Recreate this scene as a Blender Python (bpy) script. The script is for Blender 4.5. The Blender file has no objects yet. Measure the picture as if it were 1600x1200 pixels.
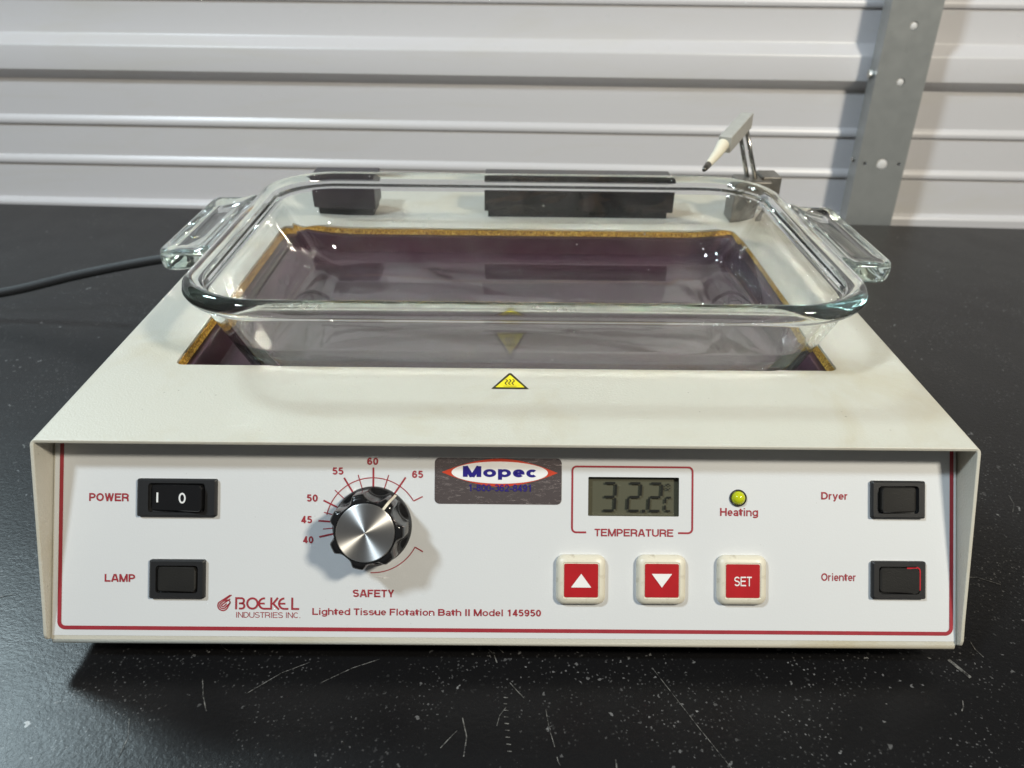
import bpy, bmesh, math, random
from mathutils import Vector, Matrix

random.seed(7)
S = bpy.context.scene
COL = S.collection
RAD = math.radians

# ------------------------------------------------------------------ camera
cam_d = bpy.data.cameras.new("camera")
cam = bpy.data.objects.new("camera", cam_d)
COL.objects.link(cam)
CAM_POS = Vector((-0.00118, -0.28266, 0.28217))
F = Vector((0.0081, 0.8730, -0.4877)).normalized()
R_ = Vector((0.9999, -0.0023, 0.0124))
R_ = (R_ - F * R_.dot(F)).normalized()
U = R_.cross(F)
cam.matrix_world = Matrix(((R_.x, U.x, -F.x, CAM_POS.x), (R_.y, U.y, -F.y, CAM_POS.y),
                           (R_.z, U.z, -F.z, CAM_POS.z), (0, 0, 0, 1)))
cam_d.sensor_width = 36
cam_d.lens = 1288.8 / 1600 * 36
cam_d.clip_start = 0.02
cam_d.clip_end = 100
cam_d.dof.use_dof = True
cam_d.dof.focus_distance = 0.375
cam_d.dof.aperture_fstop = 14
S.camera = cam

# ------------------------------------------------------------------ world, lamps, exposure
W = bpy.data.worlds.new("World")
S.world = W
W.use_nodes = True
W.node_tree.nodes["Background"].inputs[0].default_value = (0.80, 0.80, 0.78, 1)
W.node_tree.nodes["Background"].inputs[1].default_value = 0.11


def area(name, loc, target, size, size_y, power, color):
    d = bpy.data.lights.new(name, 'AREA')
    d.shape = 'RECTANGLE'
    d.size, d.size_y = size, size_y
    d.energy = power
    d.color = color
    o = bpy.data.objects.new(name, d)
    COL.objects.link(o)
    o.location = loc
    o.rotation_euler = (Vector(target) - Vector(loc)).to_track_quat('-Z', 'Y').to_euler()
    return o


area("cool_lamp", (-1.33, -0.83, 2.08), (0, 0.1, 0.1), 0.27, 0.22, 43.0, (0.78, 0.91, 1.0))
area("warm_lamp", (0.79, -0.72, 1.06), (0, 0.1, 0.1), 0.16, 0.13, 18.8, (1.0, 0.93, 0.78))
area("back_lamp", (-1.22, 0.98, 1.38), (-0.2, 0.0, 0), 0.30, 0.20, 18.0, (0.74, 0.93, 1.0))

S.view_settings.view_transform = 'Standard'
S.view_settings.look = 'None'
S.view_settings.exposure = 0.0
S.view_settings.gamma = 1.0
S.cycles.use_denoising = True
S.cycles.max_bounces = 24
S.cycles.transmission_bounces = 20
S.cycles.glossy_bounces = 10
S.cycles.diffuse_bounces = 5
S.cycles.caustics_reflective = True
S.cycles.caustics_refractive = True
S.cycles.blur_glossy = 0.1
S.cycles.sample_clamp_indirect = 0
try:
    S.cycles.use_guiding = True
except Exception:
    pass


# ------------------------------------------------------------------ material helpers
class NT:
    def __init__(self, name):
        self.m = bpy.data.materials.new(name)
        self.m.use_nodes = True
        self.t = self.m.node_tree
        self.p = self.t.nodes["Principled BSDF"]
        self.out = self.t.nodes["Material Output"]
        self.tc = None

    def n(self, kind, **props):
        nd = self.t.nodes.new(kind)
        for k, v in props.items():
            setattr(nd, k, v)
        return nd

    def l(self, a, b):
        self.t.links.new(a, b)

    def obj(self):
        if not self.tc:
            self.tc = self.n('ShaderNodeTexCoord')
        return self.tc.outputs['Object']

    def mapping(self, scale=(1, 1, 1), rot=(0, 0, 0), loc=(0, 0, 0)):
        mp = self.n('ShaderNodeMapping')
        self.l(self.obj(), mp.inputs[0])
        mp.inputs['Scale'].default_value = scale
        mp.inputs['Rotation'].default_value = rot
        mp.inputs['Location'].default_value = loc
        return mp.outputs[0]

    def noise(self, scale, detail=3, rough=0.5, vec=None, dist=0.0):
        nd = self.n('ShaderNodeTexNoise')
        nd.inputs['Scale'].default_value = scale
        nd.inputs['Detail'].default_value = detail
        nd.inputs['Roughness'].default_value = rough
        nd.inputs['Distortion'].default_value = dist
        self.l(vec or self.obj(), nd.inputs['Vector'])
        return nd.outputs['Fac']

    def ramp(self, fac, stops):
        nd = self.n('ShaderNodeValToRGB')
        cr = nd.color_ramp
        while len(cr.elements) < len(stops):
            cr.elements.new(0.5)
        for e, (pos, c) in zip(cr.elements, stops):
            e.position = pos
            e.color = c if len(c) == 4 else (*c, 1)
        self.l(fac, nd.inputs[0])
        return nd.outputs[0]

    def mix(self, fac, a, b):
        nd = self.n('ShaderNodeMix', data_type='RGBA')
        for sock, val in ((nd.inputs[0], fac), (nd.inputs[6], a), (nd.inputs[7], b)):
            if hasattr(val, 'is_output'):
                self.l(val, sock)
            elif isinstance(val, (int, float)):
                sock.default_value = val
            else:
                sock.default_value = (*val[:3], 1)
        return nd.outputs[2]

    def math(self, op, a, b=0.0):
        nd = self.n('ShaderNodeMath', operation=op)
        for sock, val in ((nd.inputs[0], a), (nd.inputs[1], b)):
            if hasattr(val, 'is_output'):
                self.l(val, sock)
            else:
                sock.default_value = val
        return nd.outputs[0]

    def bump(self, height, strength=0.2, dist=0.001):
        nd = self.n('ShaderNodeBump')
        nd.inputs['Strength'].default_value = strength
        nd.inputs['Distance'].default_value = dist
        self.l(height, nd.inputs['Height'])
        self.l(nd.outputs[0], self.p.inputs['Normal'])

    def set(self, **kw):
        for k, v in kw.items():
            k = k.replace('_', ' ')
            s = self.p.inputs[k]
            if hasattr(v, 'is_output'):
                self.l(v, s)
            elif isinstance(v, tuple):
                s.default_value = (*v[:3], 1)
            else:
                s.default_value = v
        return self


def simple(name, col, rough=0.5, metal=0.0, var=0.06, scale=60, bump=0.0, bscale=900, spec=0.5):
    m = NT(name)
    f = m.noise(scale, 4)
    c2 = tuple(c * (1 - var * 2) for c in col)
    m.set(Base_Color=m.mix(f, tuple(min(1, c * (1 + var)) for c in col), c2), Roughness=rough, Metallic=metal)
    m.p.inputs['Specular IOR Level'].default_value = spec
    if bump:
        m.bump(m.noise(bscale, 2), bump, 0.0004)
    return m.m


# cream powder coat: fine orange peel, faint yellow staining and specks of dirt
m = NT("cream_powder_coat")
st = m.ramp(m.noise(11, 6, 0.66, dist=0.6), [(0.50, (0, 0, 0)), (0.80, (1, 1, 1))])
base = m.mix(st, (0.535, 0.514, 0.444), (0.46, 0.405, 0.285))
vo = m.n('ShaderNodeTexVoronoi')
vo.inputs['Scale'].default_value = 140
m.l(m.obj(), vo.inputs['Vector'])
sp = m.ramp(vo.outputs['Distance'], [(0.045, (1, 1, 1)), (0.075, (0, 0, 0))])
sp2 = m.math('MULTIPLY', sp, m.ramp(m.noise(26, 2), [(0.48, (0, 0, 0)), (0.60, (1, 1, 1))]))
m.set(Base_Color=m.mix(m.math('MULTIPLY', sp2, 0.55), base, (0.16, 0.13, 0.09)), Roughness=0.42)
m.bump(m.noise(1100, 2), 0.35, 0.0004)
CREAM = m.m

# white vinyl film on the panel
m = NT("white_panel_film")
vo = m.n('ShaderNodeTexVoronoi')
vo.inputs['Scale'].default_value = 190
m.l(m.obj(), vo.inputs['Vector'])
sp = m.ramp(vo.outputs['Distance'], [(0.03, (1, 1, 1)), (0.05, (0, 0, 0))])
sp2 = m.math('MULTIPLY', sp, m.ramp(m.noise(31, 2), [(0.56, (0, 0, 0)), (0.62, (1, 1, 1))]))
m.set(Base_Color=m.mix(m.math('MULTIPLY', sp2, 0.45), m.mix(m.noise(14, 4), (0.645, 0.655, 0.665), (0.61, 0.62, 0.63)), (0.2, 0.17, 0.13)),
      Roughness=0.36)
m.bump(m.noise(1500, 2), 0.12, 0.0003)
FILM = m.m

RED_INK = simple("red_ink", (0.33, 0.028, 0.040), 0.45, var=0.12, scale=200)
RED_FACE = simple("red_button_film", (0.42, 0.008, 0.014), 0.4, var=0.1, scale=150)
WHITE_INK = simple("white_ink", (0.80, 0.79, 0.78), 0.5)
BLUE_INK = simple("blue_ink", (0.018, 0.010, 0.19), 0.4, var=0.1)
ORANGE_INK = simple("orange_red_ink", (0.56, 0.055, 0.022), 0.4, var=0.1)
BLACK_PLASTIC = simple("black_plastic", (0.013, 0.013, 0.014), 0.45, bump=0.15, bscale=2500)
BLACK_GLOSS = simple("black_gloss_plastic", (0.010, 0.010, 0.011), 0.16)
ROCKER = simple("dark_rocker_plastic", (0.019, 0.018, 0.0165), 0.36, var=0.25, bump=0.2, bscale=1800)
RED_LENS = simple("red_rocker_plastic", (0.45, 0.02, 0.03), 0.3)
RUBBER = simple("black_rubber", (0.015, 0.015, 0.016), 0.6)
YELLOW = simple("yellow_label_film", (0.83, 0.70, 0.015), 0.4, var=0.03)
BLACK_INK = simple("black_ink", (0.022, 0.019, 0.008), 0.45)
LCD_INK = simple("dark_display_ink", (0.009, 0.010, 0.008), 0.35)
DARK_SLATE = simple("dark_slate_block", (0.040, 0.034, 0.040), 0.40, var=0.2, scale=90, bump=0.15, bscale=700)
CHROME = simple("polished_steel", (0.62, 0.60, 0.56), 0.16, metal=1.0, var=0.1)
PEWTER = simple("worn_grey_metal", (0.24, 0.225, 0.20), 0.45, metal=0.6, var=0.3, scale=120, bump=0.3, bscale=400)
ARM_PAINT = simple("grey_cast_paint", (0.43, 0.42, 0.385), 0.45, var=0.12, scale=160, bump=0.3, bscale=700)
IVORY = simple("ivory_plastic", (0.78, 0.72, 0.58), 0.4)
DARK_METAL = simple("dark_tip_metal", (0.20, 0.19, 0.17), 0.3, metal=0.9)

# black glossy block with rusty streaks
m = NT("stained_black_block")
st = m.ramp(m.noise(42, 5, 0.62, vec=m.mapping((1, 1, 2.2)), dist=1.2), [(0.52, (0, 0, 0)), (0.68, (1, 1, 1))])
m.set(Base_Color=m.mix(m.math('MULTIPLY', st, 0.35), (0.013, 0.012, 0.012), (0.075, 0.045, 0.028)), Roughness=0.22)
STAINED = m.m

# worn cream rubber-like button
m = NT("cream_button_plastic")
st = m.ramp(m.noise(260, 5, 0.7), [(0.56, (0, 0, 0)), (0.72, (1, 1, 1))])
m.set(Base_Color=m.mix(m.math('MULTIPLY', st, 0.5), (0.66, 0.62, 0.51), (0.30, 0.24, 0.15)), Roughness=0.38)
BUTTON = m.m

# purple painted well
m = NT("purple_enamel")
m.set(Base_Color=m.mix(m.noise(30, 4), (0.064, 0.030, 0.042), (0.047, 0.022, 0.031)), Roughness=0.30)
m.p.inputs['Specular IOR Level'].default_value = 0.3
m.bump(m.noise(500, 3), 0.15, 0.0004)
PURPLE = m.m

# golden granular gasket
m = NT("golden_gasket")
g = m.noise(950, 3, 0.7)
m.set(Base_Color=m.ramp(g, [(0.34, (0.12, 0.045, 0.006)), (0.52, (0.50, 0.26, 0.022)), (0.68, (0.90, 0.66, 0.17))]), Roughness=0.45)
m.bump(g, 0.7, 0.0012)
GOLD = m.m

# spun aluminium knob cap
m = NT("spun_aluminium")
tg = m.n('ShaderNodeTangent', direction_type='RADIAL', axis='Z')
m.l(tg.outputs[0], m.p.inputs['Tangent'])
m.set(Base_Color=(0.90, 0.89, 0.87), Metallic=1.0, Roughness=0.36, Anisotropic=0.92, Anisotropic_Rotation=0.25)
vl = m.n('ShaderNodeVectorMath', operation='LENGTH')
m.l(m.obj(), vl.inputs[0])
cn = m.n('ShaderNodeTexNoise', noise_dimensions='1D')
cn.inputs['Scale'].default_value = 5200
m.l(vl.outputs['Value'], cn.inputs['W'])
m.bump(cn.outputs['Fac'], 0.06, 0.0002)
SPUN = m.m

# scratched silver sticker
m = NT("scratched_silver_film")
sc = m.noise(700, 4, 0.75, vec=m.mapping((0.22, 1, 1), (0, 0, 0.3)), dist=1.4)
sc2 = m.noise(640, 4, 0.75, vec=m.mapping((0.3, 1, 1), (0, 0, -0.6)), dist=1.8)
mx = m.math('MAXIMUM', m.ramp(sc, [(0.56, (0, 0, 0)), (0.74, (1, 1, 1))]), m.ramp(sc2, [(0.57, (0, 0, 0)), (0.76, (1, 1, 1))]))
m.set(Base_Color=m.mix(m.math('MULTIPLY', mx, 0.55), (0.30, 0.25, 0.25), (0.56, 0.51, 0.50)), Metallic=0.8,
      Roughness=m.math('MULTIPLY_ADD', mx, 0.34))
m.p.inputs['Roughness'].links[0].from_node.inputs[2].default_value = 0.17
m.bump(mx, 0.15, 0.0003)
SILVER = m.m

# grey-green liquid crystal with hair scratches on the window
m = NT("liquid_crystal_grey")
sc = m.noise(240, 3, 0.7, vec=m.mapping((0.12, 1, 1), (0, 0, 0.9)), dist=1.5)
mx = m.ramp(sc, [(0.67, (0, 0, 0)), (0.70, (1, 1, 1))])
m.set(Base_Color=m.mix(m.math('MULTIPLY', mx, 0.5), (0.088, 0.086, 0.058), (0.40, 0.37, 0.28)), Roughness=0.28)
LCD = m.m

# unlit yellow-green diode
m = NT("green_diode_lens")
m.set(Base_Color=(0.50, 0.54, 0.012), Roughness=0.12, Subsurface_Weight=0.4)
m.p.inputs['Subsurface Radius'].default_value = (0.002, 0.002, 0.0005)
LED = m.m

# greenish glass
m = NT("clear_greenish_glass")
m.t.nodes.remove(m.p)
gl = m.n('ShaderNodeBsdfGlass')
gl.inputs['Color'].default_value = (1, 1, 1, 1)
gl.inputs['Roughness'].default_value = 0.0
gl.inputs['IOR'].default_value = 1.475
hz = m.n('ShaderNodeBsdfDiffuse')
hz.inputs['Color'].default_value = (0.78, 0.77, 0.74, 1)
vo = m.n('ShaderNodeTexVoronoi')
vo.inputs['Scale'].default_value = 130
m.l(m.obj(), vo.inputs['Vector'])
sc = m.n('ShaderNodeSeparateColor')
m.l(vo.outputs['Color'], sc.inputs[0])
dots = m.math('MULTIPLY', m.ramp(vo.outputs['Distance'], [(0.05, (1, 1, 1)), (0.09, (0, 0, 0))]), m.math('GREATER_THAN', sc.outputs[0], 0.88))
film = m.ramp(m.noise(16, 5, 0.65, dist=1.2), [(0.42, (0, 0, 0)), (0.75, (1, 1, 1))])
fac = m.math('MAXIMUM', m.math('MULTIPLY', dots, 0.55), m.math('MULTIPLY', film, 0.035))
ms = m.n('ShaderNodeMixShader')
m.l(fac, ms.inputs[0])
m.l(gl.outputs[0], ms.inputs[1])
m.l(hz.outputs[0], ms.inputs[2])
m.l(ms.outputs[0], m.out.inputs['Surface'])
va = m.n('ShaderNodeVolumeAbsorption')
va.inputs['Color'].default_value = (0.72, 0.85, 0.81, 1)
va.inputs['Density'].default_value = 11
m.l(va.outputs[0], m.out.inputs['Volume'])
gb = m.n('ShaderNodeBump')
gb.inputs['Strength'].default_value = 0.018
gb.inputs['Distance'].default_value = 0.002
m.l(m.noise(38, 2), gb.inputs['Height'])
m.l(gb.outputs[0], gl.inputs['Normal'])
GLASS = m.m

# galvanised upright
m = NT("galvanised_steel")
m.set(Base_Color=m.mix(m.noise(55, 4), (0.42, 0.43, 0.42), (0.34, 0.35, 0.345)), Metallic=0.45,
      Roughness=m.math('MULTIPLY_ADD', m.noise(90, 3, vec=m.mapping((1, 1, 0.15))), 0.2))
m.p.inputs['Roughness'].links[0].from_node.inputs[2].default_value = 0.32
GALV = m.m

# white painted corrugated sheet
m = NT("white_sheet_paint")
dirt = m.ramp(m.noise(7, 5, 0.65, vec=m.mapping((0.5, 1, 3)), dist=0.8), [(0.52, (0, 0, 0)), (0.80, (1, 1, 1))])
m.set(Base_Color=m.mix(m.math('MULTIPLY', dirt, 0.5), (0.69, 0.675, 0.69), (0.62, 0.59, 0.52)), Roughness=0.33)
m.bump(m.noise(14, 2, vec=m.mapping((0.3, 1, 1.5))), 0.05, 0.004)
SHEET = m.m

# black worktop: chips and dust at three scales, hair scratches, fine grain
m = NT("black_worktop")
masks = []
for sc_, thr, nsc, lo, hi, amp in ((520, 0.16, 7, 0.42, 0.64, 0.45), (210, 0.10, 6, 0.45, 0.66, 0.7), (75, 0.055, 4, 0.46, 0.58, 0.95)):
    wv = m.n('ShaderNodeVectorMath', operation='ADD')
    nz = m.n('ShaderNodeTexNoise')
    nz.inputs['Scale'].default_value = sc_ * 2.5
    m.l(m.obj(), nz.inputs['Vector'])
    sm = m.n('ShaderNodeVectorMath', operation='SCALE')
    m.l(nz.outputs['Color'], sm.inputs[0])
    sm.inputs['Scale'].default_value = 0.7 / sc_
    m.l(m.obj(), wv.inputs[0])
    m.l(sm.outputs[0], wv.inputs[1])
    v = m.n('ShaderNodeTexVoronoi')
    v.inputs['Scale'].default_value = sc_
    m.l(wv.outputs[0], v.inputs['Vector'])
    mk = m.ramp(v.outputs['Distance'], [(thr, (1, 1, 1)), (thr * 1.7, (0, 0, 0))])
    gate = m.ramp(m.noise(nsc * 3, 3), [(lo, (0, 0, 0)), (hi, (1, 1, 1))])
    rnd = m.n('ShaderNodeSeparateColor')
    m.l(v.outputs['Color'], rnd.inputs[0])
    k = m.math('MULTIPLY', m.math('MULTIPLY', mk, gate), m.math('MULTIPLY', m.math('POWER', rnd.outputs[0], 1.6), amp))
    masks.append(k)
tot = m.math('MAXIMUM', m.math('MAXIMUM', masks[0], masks[1]), masks[2])
grain = m.noise(420, 4, 0.65)
sm_ = m.noise(5, 4, 0.6, dist=0.5)
blk = m.mix(sm_, (0.0050, 0.0049, 0.0054), (0.0085, 0.0083, 0.0090))
m.set(Base_Color=m.mix(tot, blk, (0.36, 0.36, 0.36)),
      Roughness=m.math('MULTIPLY_ADD', m.noise(22, 4, 0.6), 0.14))
m.p.inputs['Roughness'].links[0].from_node.inputs[2].default_value = 0.245
m.p.inputs['Specular IOR Level'].default_value = 0.27
m.bump(grain, 0.20, 0.0007)
BENCH = m.m

m = NT("worn_scratch_grey")
f = m.ramp(m.noise(330, 4, 0.75), [(0.42, (0, 0, 0)), (0.62, (1, 1, 1))])
m.set(Base_Color=m.mix(f, (0.010, 0.010, 0.010), (0.16, 0.157, 0.147)), Roughness=0.5)
SCRATCH = m.m


# ------------------------------------------------------------------ mesh helpers
def box(bm, x0, x1, y0, y1, z0, z1):
    v = [bm.verts.new(p) for p in ((x0, y0, z0), (x1, y0, z0), (x1, y1, z0), (x0, y1, z0),
                                   (x0, y0, z1), (x1, y0, z1), (x1, y1, z1), (x0, y1, z1))]
    for f in ((3, 2, 1, 0), (4, 5, 6, 7), (0, 1, 5, 4), (1, 2, 6, 5), (2, 3, 7, 6), (3, 0, 4, 7)):
        bm.faces.new([v[i] for i in f])


def rrect(a, b, r, n=6, cx=0.0, cy=0.0, straight=0):
    """corner-rounded rectangle outline, counter-clockwise; half sizes a, b"""
    r = min(r, a - 1e-5, b - 1e-5)
    pts = []
    for (sx, sy, a0) in ((1, 1, 0), (-1, 1, 90), (-1, -1, 180), (1, -1, 270)):
        for i in range(n + 1):
            t = RAD(a0 + 90 * i / n)
            pts.append((cx + sx * (a - r) + r * math.cos(t), cy + sy * (b - r) + r * math.sin(t)))
    if straight:
        out = []
        for i, p in enumerate(pts):
            out.append(p)
            q = pts[(i + 1) % len(pts)]
            if (i + 1) % (n + 1) == 0:
                for k in range(1, straight):
                    out.append((p[0] + (q[0] - p[0]) * k / straight, p[1] + (q[1] - p[1]) * k / straight))
        pts = out
    return pts


def loops(bm, rings, cap_start=True, cap_end=True, closed=False):
    vs = [[bm.verts.new(p) for p in ring] for ring in rings]
    n = len(vs[0])
    for a, b in zip(vs, vs[1:]):
        for i in range(n):
            bm.faces.new((a[i], a[(i + 1) % n], b[(i + 1) % n], b[i]))
    if cap_start:
        bm.faces.new(list(reversed(vs[0])))
    if cap_end:
        bm.faces.new(vs[-1])
    return vs


def prism(bm, pts, z0, z1):
    loops(bm, [[(x, y, z0) for x, y in pts], [(x, y, z1) for x, y in pts]])


def poly(bm, pts, z=0.0):
    bm.faces.new([bm.verts.new((x, y, z)) for x, y in pts])


def holed(bm, outer, holes, z=0.0):
    edges = []
    for lp in [outer] + holes:
        v = [bm.verts.new((x, y, z)) for x, y in lp]
        edges += [bm.edges.new((v[i], v[(i + 1) % len(v)])) for i in range(len(v))]
    bmesh.ops.triangle_fill(bm, use_beauty=True, use_dissolve=False, edges=edges, normal=(0, 0, 1))


def stroke(bm, pts, w, z=0.0, close=False):
    """flat ribbon along a polyline with mitred joints"""
    P = [Vector((p[0], p[1])) for p in pts]
    n = len(P)
    L, Rr = [], []
    for i in range(n):
        if close:
            d0 = (P[i] - P[i - 1]).normalized()
            d1 = (P[(i + 1) % n] - P[i]).normalized()
        else:
            d0 = (P[i] - P[i - 1]).normalized() if i else (P[1] - P[0]).normalized()
            d1 = (P[i + 1] - P[i]).normalized() if i < n - 1 else d0
        t = d0 + d1
        t = t.normalized() if t.length > 1e-6 else d1
        nn = Vector((-t.y, t.x))
        k = 1 / max(0.45, nn.dot(Vector((-d1.y, d1.x))))
        L.append(bm.verts.new((*(P[i] + nn * w / 2 * k), z)))
        Rr.append(bm.verts.new((*(P[i] - nn * w / 2 * k), z)))
    for i in range(n if close else n - 1):
        j = (i + 1) % n
        bm.faces.new((Rr[i], Rr[j], L[j], L[i]))


def arc(cx, cy, r, a0, a1, n=16, ry=None):
    ry = r if ry is None else ry
    return [(cx + r * math.cos(RAD(a0 + (a1 - a0) * i / n)), cy + ry * math.sin(RAD(a0 + (a1 - a0) * i / n))) for i in range(n + 1)]


def tube(bm, path, r, n=12, r1=None):
    rings = []
    P = [Vector(p) for p in path]
    for i, p in enumerate(P):
        t = (P[min(i + 1, len(P) - 1)] - P[max(i - 1, 0)]).normalized()
        a = t.orthogonal().normalized() if i == 0 else (a - t * a.dot(t)).normalized()
        b = t.cross(a)
        rr = r if r1 is None else r + (r1 - r) * i / (len(P) - 1)
        rings.append([tuple(p + (a * math.cos(2 * math.pi * k / n) + b * math.sin(2 * math.pi * k / n)) * rr) for k in range(n)])
    loops(bm, rings)


GW = dict(zip("ABCDEFGHIKLMNOPRSTUWY", (1.0, 1.0, 1.0, 1.0, .93, .85, 1.08, 1.0, .39, 1.0, .85, 1.16, 1.0, 1.08, .93, 1.0, .93, .85, 1.0, 1.31, .93)))
GW.update(dict(zip("adeghilnoprstuyc", (.77, .85, .77, .85, .83, .37, .37, .83, .85, .85, .54, .77, .56, .83, .77, .77))))
GW.update({c: .77 for c in "0123456789"})
GW.update({"-": .50, ".": .36, " ": .38})


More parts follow.
